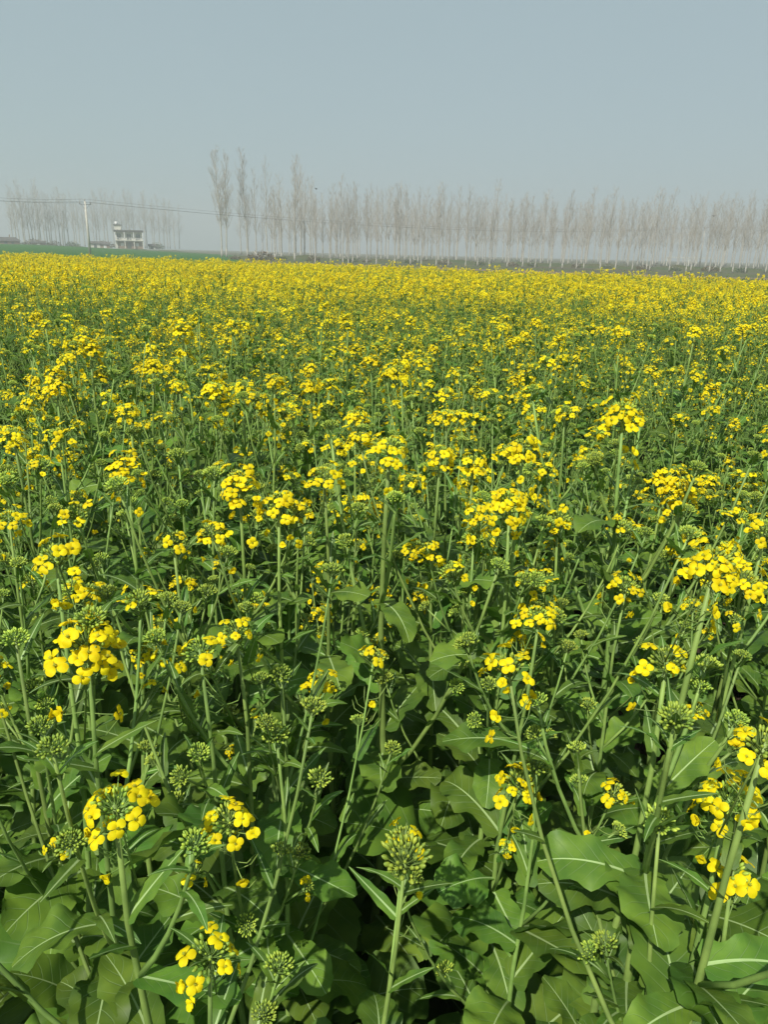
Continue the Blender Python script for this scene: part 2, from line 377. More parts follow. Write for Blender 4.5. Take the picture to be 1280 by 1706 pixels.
# ------------------------------------------------------------------ plant specification
def frame(p, az, el, sc=1.0, roll=0.0):
    return Matrix.Translation(p) @ Matrix.Rotation(az, 4, 'Z') @ Matrix.Rotation(-el, 4, 'Y') @ Matrix.Rotation(roll, 4, 'X') @ Matrix.Scale(sc, 4)
def poly_at(pts, t):
    x = t * (len(pts) - 1); i = min(int(x), len(pts) - 2); return pts[i].lerp(pts[i + 1], x - i)
def plant_spec(seed, h, lean=(0, 0), head='bloom', nbr=None, bloom=1.0, leafy=1.0, thick=1.0, hs=1.0, aim=None):
    r = random.Random(seed); sp = dict(stem=None, branches=[], leaves=[], heads=[])
    n = 9; pts = []; wx, wy = r.uniform(0, 6), r.uniform(0, 6)
    for i in range(n):
        t = i / (n - 1); k = t ** 1.4
        wob = .012 * math.sin(t * PI)
        pts.append(Vector((lean[0] * k + wob * math.sin(t * 7 + wx), lean[1] * k + wob * math.sin(t * 6 + wy), h * t)))
    pts[-1] = Vector((lean[0], lean[1], h)); r0 = .0072 * thick * (h / 1.2) ** .5
    sp['stem'] = (pts, [r0 * (1 - .72 * (i / (n - 1)) ** 1.1) for i in range(n)])
    tilt = Matrix.Rotation(r.uniform(0, 6), 4, 'Z')
    td = (pts[-1] - pts[-3]).normalized()
    hk = r.choice(HK[head])
    def head_m(p, d, s):
        q = Vector((0, 0, 1)).rotation_difference(d).to_matrix().to_4x4()
        return Matrix.Translation(p) @ q @ Matrix.Rotation(r.uniform(0, 6), 4, 'Z') @ Matrix.Scale(s, 4)
    if aim: td = Vector(aim).normalized()
    sp['heads'].append((hk, head_m(pts[-1], td, hs * r.uniform(.97, 1.08))))
    if head in ('bud', 'sparse', 'small'):
        for q in range(4): sp['leaves'].append((r.choice(BYK['narrow']), frame(pts[-1] - td * r.uniform(.03, .08), q * 1.7 + seed, R(r.uniform(30, 65)), r.uniform(.4, .75), 0)))
    az = r.uniform(0, 6.28)
    # basal and lower leaves
    for i in range(int(r.randint(6, 8) * leafy)):
        az += 2.4 + r.uniform(-.3, .3); t = .05 + .33 * (i / 7) + r.uniform(-.02, .02)
        k = r.choice(BYK['broad'] + BYK['oval']); el = R(r.uniform(5, 50))
        sp['leaves'].append((k, frame(poly_at(pts, t), az, el, r.uniform(.8, 1.25), r.uniform(-.35, .35))))
    for i in range(int(r.randint(5, 7) * leafy)):
        az += 2.4 + r.uniform(-.3, .3); t = .40 + .32 * (i / 6) + r.uniform(-.02, .02)
        k = r.choice(BYK['lance'] + BYK['oval'][:3]) if i < 4 else r.choice(BYK['lance']); el = R(r.uniform(10, 55))
        sp['leaves'].append((k, frame(poly_at(pts, t), az, el, r.uniform(.8, 1.2) * (1 if k in BYK['lance'] else .75), r.uniform(-.3, .3))))
    nb = nbr if nbr is not None else r.randint(3, 6)
    for i in range(nb):
        az += 2.4 + r.uniform(-.4, .4)
        t = .50 + .36 * (i + r.random() * .6) / max(nb, 1)
        p0 = poly_at(pts, t); rem = (h - p0.z)
        L = rem * r.uniform(.72, 1.02) / math.cos(R(30)); L = max(L, .09)
        if r.random() < .25: L *= .6
        d = Vector((math.cos(az), math.sin(az), 0)); bp = [p0]; el = R(r.uniform(46, 62))
        for k in range(5):
            e = el + (R(80) - el) * (k / 5) ** .8
            bp.append(bp[-1] + (d * math.cos(e) + Vector((0, 0, 1)) * math.sin(e)) * L / 5)
        rb = r0 * .42
        sp['branches'].append((bp, [rb * (1 - .5 * k / 5) for k in range(6)]))
        x = r.random()
        kind = ('bud' if x > bloom * .85 else 'bloom' if x < .45 * bloom else 'sparse') if L > .14 else ('small' if x < .6 * bloom else 'bud')
        hd = (bp[-1] - bp[-2]).normalized()
        sp['heads'].append((r.choice(HK[kind]), head_m(bp[-1], hd, r.uniform(.72, .95) * (.8 if kind == 'bud' else 1))))
        if kind != 'bloom':
            for q in range(3): sp['leaves'].append((r.choice(BYK['narrow']), frame(bp[-1] - hd * r.uniform(.02, .05), az + q * 2.1, R(r.uniform(35, 70)), r.uniform(.3, .55), 0)))
        # subtending clasping leaf and one or two on the branch
        sp['leaves'].append((r.choice(BYK['lance']), frame(p0, az + r.uniform(-.4, .4), R(r.uniform(0, 40)), r.uniform(.7, 1.0), r.uniform(-.3, .3))))
        for q in range(r.randint(2, 3)):
            pp = poly_at(bp, r.uniform(.3, .75))
            sp['leaves'].append((r.choice(BYK['narrow']), frame(pp, az + r.uniform(-1.5, 1.5), R(r.uniform(15, 60)), r.uniform(.5, .9), r.uniform(-.3, .3))))
            if q == 1 and r.random() < .6:
                e = pp + (d * .5 + Vector((r.uniform(-.4, .4), r.uniform(-.4, .4), .8))) * .06
                sp['branches'].append(([pp, (pp + e) / 2, e], [rb * .5] * 3)); sp['heads'].append((r.choice(HK['bud' if r.random() < .6 else 'small']), head_m(e, (e - pp).normalized(), .6)))
    for i in range(r.randint(1, 3)):
        az += 2.4; sp['leaves'].append((r.choice(BYK['narrow']), frame(poly_at(pts, r.uniform(.78, .9)), az, R(r.uniform(30, 65)), r.uniform(.6, 1), 0)))
    return sp
def part(name, me, parent, M=None):
    o = bpy.data.objects.new(name, me); COL.objects.link(o); o.parent = parent
    if M is not None: o.matrix_local = M
    return o
def build_plant(sp, loc, rz=0, flowers=True):
    root = empty('rapeseed_plant', loc, rz)
    mb = MB(); p, rd = sp['stem']; mb.tube(p, rd, 8, mSTEM)
    mb.build('stem', parent=root)
    for p, rd in sp['branches']:
        mb = MB(); mb.tube(p, rd, 6, mSTEM); mb.build('branch', parent=root)
    for k, M in sp['leaves']: part('leaf', leaf_mesh(k), root, M)
    for k, M in sp['heads']:
        if flowers:
            hd = part('flower_head', head_base_mesh(k), root, M)
            for f in HEADS[k]['sp']['fl']: part('flower', flower_mesh(f[3]), hd, fl_matrix(f))
        else: part('flower_head', head_whole_mesh(k), root, M)
    return root
def merged_lod(sp, far=False):
    mb = MB()
    if far:
        p, rd = sp['stem']; mb.tube([p[0], p[4], p[-1]], [rd[0], rd[4], rd[-1]], 3, mSTEM, False)
        for p, rd in sp['branches']: mb.tube([p[0], p[-1]], [rd[0], rd[-1]], 3, mSTEM, False)
        for k, M in sp['leaves'][6:]: mb.join(LEAVES[k]['mb'][2], M)
        for k, M in sp['heads']: mb.join(HEADS[k]['far'], M)
        return mb
    p, rd = sp['stem']; mb.tube(p[::2] if len(p) % 2 else p, rd[::2] if len(p) % 2 else rd, 4, mSTEM, False)
    for p, rd in sp['branches']: mb.tube([p[0], p[len(p) // 2], p[-1]], [rd[0], rd[len(p) // 2], rd[-1]], 3, mSTEM, False)
    for k, M in sp['leaves']: mb.join(LEAVES[k]['mb'][1], M)
    for k, M in sp['heads']: mb.join(HEADS[k]['lo'], M)
    return mb

# ------------------------------------------------------------------ the rapeseed crop
G1 = 'rapeseed plants at the near edge of the field'
# px, py of the top flower head in the photograph's frame give its bearing; h is the plant's real height in metres
HERO = [
 (145, 1066, 1.30, 'full', 1.12, 'rapeseed plant with a wide ring of open flowers round green buds at lower left', {}),
 (190, 1340, 1.19, 'bloom', 1.0, 'nearest rapeseed plant at lower left, thick pale stem forking under a loose yellow cluster', dict(thick=1.25, seed=5)),
 (350, 1590, 1.06, 'sparse', .95, 'low raceme of spaced green buds with two open yellow flowers by the bottom edge', dict(seed=9, nbr=2)),
 (332, 1082, 1.22, 'sparse', 1.0, 'rapeseed plant with a small yellow cluster just right of the wide ringed one', {}),
 (92, 925, 1.33, 'bloom', 1.05, 'rapeseed plant with a yellow head above the wide ringed one at far left', {}),
 (208, 768, 1.36, 'full', .95, 'tall rapeseed plant with a rounded yellow head and straggling flowers below, upper left', {}),
 (288, 900, 1.24, 'sparse', .95, 'rapeseed plant with a flat half open head left of the big central stems', {}),
 (398, 798, 1.34, 'full', 1.15, 'rapeseed plant with a broad crowded yellow head, left of the two headed central plant', {}),
 (465, 835, 1.30, 'bloom', 1.0, 'rapeseed plant with spread yellow flowers just right of the broad crowded head', {}),
 (540, 790, 1.33, 'bloom', 1.0, 'rapeseed plant with a yellow head leaning towards the central tall stem', {}),
 (650, 742, 1.39, 'bloom', 1.0, 'tall straight central rapeseed plant, bare thick stem, half of its head still green buds', dict(thick=1.45, seed=77, lean=(.01, .0))),
 (850, 833, 1.33, 'full', 1.0, 'rapeseed plant with a bright domed head right of the central tall stem', {}),
 (872, 742, 1.39, 'full', .95, 'rapeseed plant with large shiny petals directly above the bright domed head', {}),
 (1040, 682, 1.42, 'full', 1.35, 'tallest rapeseed plant on the right, its dense round yellow head above its neighbours', dict(thick=1.3)),
 (1195, 930, 1.38, 'full', 1.0, 'near rapeseed plant on the right, big flowers in two tufts on a dark leaning stem', dict(thick=1.25, lean=(.05, .02))),
 (1135, 815, 1.22, 'full', 1.3, 'wide many headed rapeseed plant spreading yellow at the right', dict(nbr=7)),
 (1110, 795, 1.24, 'full', 1.0, 'rapeseed plant growing through the wide many headed one', {}),
 (900, 1025, 1.19, 'bloom', .95, 'rapeseed plant with a loose open yellow head low right of centre', {}),
 (1045, 975, 1.14, 'bloom', 1.1, 'rapeseed plant with an untidy fading yellow head between two taller ones on the right', {}),
 (1112, 1098, 1.22, 'sparse', 1.1, 'rapeseed plant on the right with a mostly green bud head and two open flowers', dict(thick=1.3, lean=(.01, 0))),
 (1215, 1330, 1.16, 'bloom', 1.0, 'rapeseed plant with a ragged ring of flowers at the lower right', dict(thick=1.2, nbr=1)),
 (1276, 1238, 1.27, 'bloom', 1.0, 'closest rapeseed plant cut off by the right edge, big blurred yellow flowers', dict(thick=1.25, lean=(.05, .0), nbr=2)),
 (1222, 1450, 1.08, 'small', 1.1, 'low rapeseed plant with one small tuft of flowers under the ragged ring', dict(nbr=0)),
 (676, 1428, 1.06, 'bud', 1.45, 'short rapeseed plant ending in a large tight lime green bud cluster, bottom centre', dict(nbr=1, seed=31)),
 (592, 690, 1.32, 'full', .95, 'rapeseed plant with a compact yellow head left above the central tall stem', {}),
 (520, 638, 1.36, 'full', .9, 'rapeseed plant with a round yellow head standing clear before dark leaves', {}),
 (457, 632, 1.36, 'bloom', .9, 'rapeseed plant with a flat yellow head left of the round clear one', {}),
 (405, 640, 1.34, 'bloom', .85, 'slim rapeseed plant between a flat head and a tall stacked head', {}),
 (357, 645, 1.35, 'full', 1.15, 'rapeseed plant with a tall stacked golden head', {}),
 (298, 640, 1.33, 'bloom', .9, 'rapeseed plant with a small golden head left of the stacked one', {}),
 (255, 606, 1.38, 'full', .9, 'taller rapeseed plant rising behind the small golden head', {}),
 (92, 640, 1.34, 'full', 1.0, 'rapeseed plant with a bushy yellow head in the upper left', {}),
 (215, 690, 1.30, 'bloom', 1.0, 'rapeseed plant with loose flowers right of the bushy upper left one', {}),
 (20, 722, 1.32, 'bloom', .95, 'rapeseed plant with a head cut by the left edge, upper row', {}),
 (96, 722, 1.31, 'bloom', .95, 'rapeseed plant beside the upper one at the left edge', {}),
 (14, 862, 1.22, 'bloom', .95, 'dark shaded rapeseed plant with an orange yellow head at the left edge', {}),
 (668, 610, 1.39, 'full', 1.1, 'rapeseed plant with a big yellow head above the central tall stem', {}),
 (735, 752, 1.33, 'full', 1.0, 'rapeseed plant with many small flowers just right of the central head', {}),
 (790, 770, 1.31, 'bloom', 1.0, 'rapeseed plant between the many flowered head and the large petals', {}),
 (890, 680, 1.33, 'bloom', 1.0, 'rapeseed plant with a flat head left of the tallest right one', {}),
 (942, 684, 1.33, 'bloom', .95, 'rapeseed plant touching the flat head beside the tallest right one', {}),
 (745, 690, 1.33, 'bloom', .9, 'rapeseed plant behind the many small flowers right of the central stem', {}),
 (985, 755, 1.27, 'bloom', .9, 'rapeseed plant with a pair of bright flowers under the tallest one', {}),
 (790, 895, 1.22, 'sparse', 1.0, 'rapeseed plant with a green and yellow head left below the bright domed one', {}),
 (1100, 1368, 1.10, 'bud', .9, 'rapeseed plant ending in green buds, in front of the thick right stem', dict(nbr=1)),
 (895, 1275, 1.02, 'bud', .95, 'short rapeseed plant with pale green buds right of centre', dict(nbr=2)),
 (25, 1062, 1.22, 'bud', .8, 'budding rapeseed plant at the left edge beside the wide ringed head', {}),
 (393, 1048, 1.22, 'sparse', .8, 'rapeseed plant with a green bud tuft and one flower, left of the central stem', {}),
 (120, 980, 1.24, 'bud', .9, 'budding rapeseed plant under the yellow head at far left', {}),
 (468, 1122, 1.12, 'bud', .85, 'rapeseed plant with a yellow green bud tuft left of the central stem', {}),
 (460, 1222, 1.06, 'bud', .9, 'rapeseed plant with the lower of two bud tufts left of the central stem', {}),
 (1278, 880, 1.30, 'bloom', 1.0, 'rapeseed plant with a golden head cut by the right edge', {}),
 (930, 865, 1.22, 'sparse', 1.0, 'rapeseed plant with a small yellow head between the domed and the many headed ones', {}),
 (1240, 545, 1.40, 'full', 1.0, 'rapeseed plant with a stacked head standing out of the green patch, far right', {}),
 (1035, 548, 1.42, 'full', 1.0, 'rapeseed plant with a stacked head above the dense rows on the right', {}),
 (1160, 550, 1.41, 'full', .9, 'rapeseed plant with a narrow stacked head between two others on the right', {}),
]
PLANTS_XY = []
near_list = []
SHORT = ['the wide ringed head', 'the forking plant at lower left', 'the low bud raceme at the bottom', 'the small cluster right of the ringed head', 'the far left yellow head', 'the upper left rounded head', 'the flat half open head', 'the broad crowded head', 'the spread flowers by the crowded head', 'the head leaning to the tall stem', 'the tall central stem', 'the bright domed head', 'the large shiny petals', 'the tallest right plant', 'the two tufted right plant', 'the many headed plant', 'the many headed plant', 'the low loose head right of centre', 'the untidy fading head', 'the green head with two flowers', 'the ragged lower right ring', 'the closest right edge plant', 'the small tuft at lower right', 'the large lime bud cluster', 'the compact head above centre', 'the round clear head', 'the flat head in the upper left', 'the slim upper plant', 'the tall stacked golden head', 'the small golden head', 'the rising upper left plant', 'the bushy upper left head', 'the loose upper left flowers', 'the upper left edge head', 'the upper left edge neighbour', 'the shaded left edge plant', 'the big head above centre', 'the many small flowers', 'the plant beside the small flowers', 'the flat head by the tallest', 'the head touching the flat one', 'the head behind the small flowers', 'the pair of bright flowers', 'the green and yellow head', 'the buds before the thick stem', 'the short pale buds', 'the left edge buds', 'the bud tuft with one flower', 'the far left budding plant', 'the upper left bud tuft', 'the lower bud tuft', 'the right edge golden head', 'the small head by the dome', 'the far right stacked head', 'the right stacked head', 'the narrow right stacked head']
assert len(SHORT) == len(HERO)
USED = {}
def rel_label(adj, x, y):
    b = min(range(len(HERO)), key=lambda i: math.hypot(x - PLANTS_XY[i][0], y - PLANTS_XY[i][1]))
    dx, dy = x - PLANTS_XY[b][0], y - PLANTS_XY[b][1]
    a = math.degrees(math.atan2(dy, dx)) % 360
    rel = ['right of', 'behind and right of', 'straight behind', 'behind and left of', 'left of', 'before and left of', 'in front of', 'before and right of'][int((a + 22.5) // 45) % 8]
    key = (adj, rel, b if b != 16 else 15); n = USED.get(key, 0); USED[key] = n + 1
    o = ['', 'second ', 'third ', 'fourth ', 'fifth ', 'sixth ', 'seventh ', 'eighth ', 'ninth ', 'tenth ', 'eleventh ', 'twelfth ', 'thirteenth ', 'fourteenth ', 'fifteenth ', 'sixteenth ', 'seventeenth ', 'eighteenth ', 'nineteenth ', 'twentieth '] [min(n, 19)]
    return '%s%s rapeseed plant %s %s' % (o, adj, rel, SHORT[b])
for i, (px, py, h, kind, hs, lab, op) in enumerate(HERO):
    r = random.Random(900 + i)
    lean = op.get('lean', (r.uniform(-.06, .06), r.uniform(-.03, .05)))
    q = on_height(px, py, h)
    base = Vector((q.x - lean[0], q.y - lean[1], 0))
    sp = plant_spec(op.get('seed', 40 + i), h, lean, kind, op.get('nbr', 3 if math.hypot(q.x, q.y) < 1.15 else None), .25 if math.hypot(q.x, q.y) < 1.15 else .5, 1.2, op.get('thick', 1.0), hs * .87, aim=(lean[0] * 2 + r.uniform(-.2, .2), -.25 + r.uniform(-.15, .15), 1))
    root = build_plant(sp, base, 0, math.hypot(q.x, q.y) < 2.0)
    tag(root, lab, 'plant', G1)
    PLANTS_XY.append((base.x, base.y))

def template(seed, h, kind, nbr, bloom, leafy, flowers, thick=1.0):
    r = random.Random(seed)
    sp = plant_spec(seed, h, (r.uniform(-.07, .07), r.uniform(-.07, .07)), kind, nbr, bloom, leafy, thick, .42 if h < .95 else 1)
    return sp
def templates(specs, flowers): return [dict(sp=s, fl=flowers, root=None, kids=None) for s in specs]
TA = templates([template(500 + i, 1.10 + .02 * i, ('sparse', 'sparse', 'bud', 'bloom')[i % 4], 3 + i % 3, .25, 1.1, True) for i in range(7)], True)
TB = templates([template(600 + i, 1.16 + .015 * i, ('bloom', 'bloom', 'sparse', 'full')[i % 4], 3 + i % 3, .5, .95, False) for i in range(12)], False)
TD = templates([template(650 + i, 1.05 + .02 * i, ('bud', 'sparse', 'bud')[i % 3], 3 + i % 3, .15, 1.0, False) for i in range(6)], False)
TC = templates([template(700 + i, .62 + .05 * i, 'bud', 1 + i % 2, 0, 1.3, False, 1.2) for i in range(6)], False)
def link_copy(o, parent):
    c = o.copy(); COL.objects.link(c); c.parent = parent; return c
def place(T, x, y, rz, sc):
    if T['root'] is None:
        T['root'] = build_plant(T['sp'], (x, y, 0), rz, T['fl']); T['root'].scale = (sc,) * 3
        T['kids'] = [(c, list(c.children) if c.name.startswith('flower_head') and T['fl'] else []) for c in T['root'].children]
        return T['root']
    rt = link_copy(T['root'], None); rt.location = (x, y, 0); rt.rotation_euler.z = rz; rt.scale = (sc,) * 3
    for c, sub in T['kids']:
        cc = link_copy(c, rt)
        for g in sub: link_copy(g, cc)
    return rt

def field_edge(x, y):
    """far edge of the crop, a distance that changes with the bearing"""
    b = math.atan2(x, y)
    return lerp_tab([(-2, 52), (-.5, 46), (-.25, 38), (0, 32), (.18, 27), (.32, 27), (.5, 28), (2, 30)], b)
rg = random.Random(4)
cells = []
step = .235
ny = int(14 / step)
for j in range(2, ny):
    y = j * step; st = 1 if y < 14 else 1.25
    hw = 2.2 + .66 * y
    nx = int(hw / (step * st))
    for i in range(-nx, nx + 1):
        if st > 1 and rg.random() > .85: continue
        x = i * step * st + rg.uniform(-.1, .1); yy = y + rg.uniform(-.1, .1)
        D = math.hypot(x, yy)
        if D < .62 or D > field_edge(x, yy): continue
        cells.append((D, x, yy))
cells.sort()
def seen(x, y, h):
    for z in (h, h * .5):
        q = project((x, y, z))
        mg = 330 / max(math.hypot(x, y), .6)
        if q and -mg < q[0] < W0 + mg and 380 < q[1] < H0 + mg * 1.5: return True
    return False
quota = 300 - len(HERO); stuff = []
def smooth_noise(x, y, s): return math.sin(x * s + 1.3) * math.sin(y * s * .8 + .7) + .5 * math.sin(x * s * 2.3 + y * s * 1.1)
BAND = [('in front, left of the tall central stem', lambda p: p < 520), ('in front, round the tall central stem', lambda p: p < 800), ('in front, right of the tall central stem', lambda p: True)]
for D, x, y in cells:
    short = D < 1.35
    h = .8 if short else 1.2
    if (D < 1.3 and -.16 < x < .10) or (D < 1.12 and -.42 < x < .1): continue
    if quota > 0 and seen(x, y, h):
        if D < 3 and any(math.hypot(x - a, y - b) < .10 for a, b in PLANTS_XY): continue
        quota -= 1
        pr = project((x, y, h)); side = 0 if pr and pr[0] < 520 else 1 if pr and pr[0] < 800 else 2
        sname = ('left of', 'behind and around', 'right of')[side]
        if short:
            if D < .85 : sc = rg.uniform(.6, .8)
            else: sc = rg.uniform(.8, 1.1)
            rt = place(rg.choice(TC), x, y, rg.uniform(0, 6.28), sc)
            tag(rt, rel_label('short leafy', x, y), 'plant', 'short leafy rapeseed plants %s the central stem' % sname)
        elif D < 2.0:
            bd = rg.random() < .3; rt = place(rg.choice(TA), x, y, rg.uniform(0, 6.28), rg.uniform(.86, 1.0))
            tag(rt, rel_label('near flowering', x, y), 'plant', 'near rapeseed plants %s the central stem' % sname)
        else:
            green = x > .22 * y and x < .62 * y and 2.3 < y < 6.5
            bd = rg.random() < (.75 if green else .28); rt = place(rg.choice(TD if bd else TB), x, y, rg.uniform(0, 6.28), rg.uniform(.82, 1.08) * (.9 if green else 1))
            tag(rt, rel_label(('slender' if D < 2.8 else 'small' if D < 3.6 else 'tiny distant' if D < 4.2 else 'faint far') + (' budding' if bd else ' flowering'), x, y), 'plant', 'rapeseed plants farther back %s the central stem' % sname)
        PLANTS_XY.append((x, y))
    elif D > 1.0: stuff.append((D, x, y))
# the rest of the crop is one mass: single plants next to the individual ones, square patches of many plants beyond
TS = 1.2
NEAR_END = min(D for D, x, y in stuff if seen(x, y, 1.2)) + .3
def gmap(x, y): return smooth_noise(x, y, .55)
def edge_ok(x, y): return math.hypot(x, y) < field_edge(x, y)
tiles = []
for j in range(2, 46):
    for i in range(-34, 35):
        cx, cy = i * TS, (j + .5) * TS
        if abs(cx) > 2.6 + .66 * cy: continue
        corners = [math.hypot(cx + a * TS / 2, cy + b * TS / 2) for a in (-1, 1) for b in (-1, 1)]
        if min(corners) < NEAR_END or not edge_ok(cx, cy): continue
        tiles.append((math.hypot(cx, cy), cx, cy))
TSET = {(round(x / TS), round(y / TS - .5)) for _, x, y in tiles}
stuff = [(D, x, y) for D, x, y in stuff if (round(x / TS), round(y / TS - .5)) not in TSET and D < 12]
VAR = []
def vspecs(bl, kinds=('bloom', 'full', 'bloom', 'sparse')):
    out = []
    for i in range(16):
        r = random.Random(800 + i)
        out.append(plant_spec(800 + i, 1.14 + .012 * i, (r.uniform(-.07, .07), r.uniform(-.07, .07)), kinds[i % 4] if i < 11 or i % 2 else 'bud', 3 + i % 4, bl if i < 11 else .25, .62, 1.0, 1.0))
    return out
def source(mb):
    me = mb.mesh('rapeseed_source'); at_ = me.attributes.new('pv', 'FLOAT', 'POINT'); at_.data.foreach_set('value', mb.pv)
    VAR.append(bpy.data.objects.new('rapeseed_source', me))
LOD1 = [merged_lod(sp) for sp in vspecs(.5)]; LOD2 = [merged_lod(sp, True) for sp in vspecs(1.25, ('full', 'full', 'full', 'full'))]
for mb in LOD1: mb.pv = [.5] * len(mb.v); source(mb)
LOD1 = [merged_lod(sp) for sp in vspecs(.85, ('full', 'full', 'bloom', 'sparse'))]
NT = 8
for lod in (LOD1, LOD2):
    for k in range(NT * 1):
        mb = MB(); mb.pv = []; r = random.Random(40 + k); n_ = 5
        for j in range(n_):
            for i in range(n_):
                x = ((i + .5) / n_ - .5) * TS + r.uniform(-.1, .1); y = ((j + .5) / n_ - .5) * TS + r.uniform(-.1, .1)
                low = r.random() < (.35, .25, .4, .3, .75, .85, .5, .3)[k] * (1 if lod is LOD1 else .5)
                v = lod[r.randint(11, 15) if low else r.randint(0, 10)]
                s_ = r.uniform(.84, 1.0) * (1.1 if r.random() < .1 else 1) * (1.0 if lod is LOD1 else .97)
                b0 = len(mb.v)
                mb.join(v, Matrix.Translation((x, y, 0)) @ Euler((r.uniform(-.08, .08), r.uniform(-.08, .08), r.uniform(0, 6.28))).to_matrix().to_4x4() @ Matrix.Scale(s_, 4))
                mb.pv += [r.random()] * (len(mb.v) - b0)
        source(mb)
pts = []; vi = []; tr = []; sz = []
for D, x, y in stuff:
    green = (x > .30 * y and x < .62 * y and 2.6 < y < 6.5)
    pts.append((x, y, 0)); vi.append(rg.randint(11, 15) if rg.random() < (.75 if green else .25) else rg.randint(0, 10))
    tr += [rg.uniform(-.08, .08), rg.uniform(-.08, .08), rg.uniform(0, 6.28)]
    sz.append(rg.uniform(.84, 1.0) * (1 + .035 * gmap(x, y)) * (.86 if green else 1))
for D, x, y in tiles:
    g = gmap(x, y); green = (x > .30 * y and x < .62 * y and 2.6 < y < 6.5)
    k = rg.choice((4, 5)) if green or (g > .4 and D < 22 and rg.random() < .5) else rg.choice((0, 1, 2, 3, 6, 7))
    pts.append((x, y, 0)); vi.append(16 + k + (NT if D > 10.5 else 0)); tr += [0, 0, rg.randint(0, 3) * PI / 2]
    sz.append(1.0 + .05 * g * (1 if D < 20 else .6) - (.07 if green else 0))
pm = bpy.data.meshes.new('rapeseed_field'); pm.from_pydata(pts, [], [])
for nm_, ty_, fn_, vals_ in (('variant', 'INT', 'value', vi), ('turn', 'FLOAT_VECTOR', 'vector', tr), ('size', 'FLOAT', 'value', sz)):
    pm.attributes.new(nm_, ty_, 'POINT'); pm.attributes[nm_].data.foreach_set(fn_, vals_)
fld = bpy.data.objects.new('rapeseed_field', pm); COL.objects.link(fld)
tag(fld, 'dense mass of yellow flowering rapeseed stretching back to the line of bare trees', 'crop', kind='stuff')
JREV = True
ng = bpy.data.node_groups.new('crop', 'GeometryNodeTree')
ng.interface.new_socket('Geometry', in_out='INPUT', socket_type='NodeSocketGeometry'); ng.interface.new_socket('Geometry', in_out='OUTPUT', socket_type='NodeSocketGeometry')
gi = ng.nodes.new('NodeGroupInput'); go = ng.nodes.new('NodeGroupOutput'); jn = ng.nodes.new('GeometryNodeJoinGeometry')
for v in VAR[::-1] if JREV else VAR:
    oi = ng.nodes.new('GeometryNodeObjectInfo'); oi.inputs['Object'].default_value = v; oi.inputs['As Instance'].default_value = True
    ng.links.new(oi.outputs['Geometry'], jn.inputs[0])
ip = ng.nodes.new('GeometryNodeInstanceOnPoints'); ip.inputs['Pick Instance'].default_value = True
def attr(nm, t):
    a = ng.nodes.new('GeometryNodeInputNamedAttribute'); a.data_type = t; a.inputs['Name'].default_value = nm; return a.outputs['Attribute']
ng.links.new(gi.outputs[0], ip.inputs['Points']); ng.links.new(jn.outputs[0], ip.inputs['Instance'])
ng.links.new(attr('variant', 'INT'), ip.inputs['Instance Index'])
e2r = ng.nodes.new('FunctionNodeEulerToRotation'); ng.links.new(attr('turn', 'FLOAT_VECTOR'), e2r.inputs[0]); ng.links.new(e2r.outputs[0], ip.inputs['Rotation'])
ng.links.new(attr('size', 'FLOAT'), ip.inputs['Scale']); ng.links.new(ip.outputs[0], go.inputs[0])
gm = fld.modifiers.new('crop', 'NODES'); gm.node_group = ng
print('STUFF', len(stuff), len(tiles), 'objects', len(bpy.data.objects), 'faces', [len(v.data.polygons) for v in VAR][::6])

# fallen and yellowing leaves on the soil in the gaps
for i, (px, py) in enumerate(((808, 1622), (905, 1560), (700, 1690), (318, 1600), (1085, 1690), (520, 1640))):
    q = on_height(px, py, .05)
    o = bpy.data.objects.new('fallen_leaf', None)
    mb = MB(); mb.join(LEAVES[BYK['oval'][i % 4]]['mb'][0], Matrix.Scale(.45, 4)); mb.m = [0] * len(mb.m)
    o = mb.build('fallen_leaf', [YELLOWING], loc=(q.x, q.y, .05 if i else .12)); o.rotation_euler = (.2, -.15, i * 1.9)
    tag(o, ('yellow withered leaf lying low beside the stem right of the bottom centre', 'withered leaf on the dark soil left of the large right leaf', 'withered leaf at the bottom edge under the lime bud cluster', 'withered leaf on the soil by the low bud raceme', 'withered leaf at the bottom edge below the thick right stem', 'withered leaf on the soil left of the lime bud cluster')[i], 'leaf', 'fallen leaves on the soil')
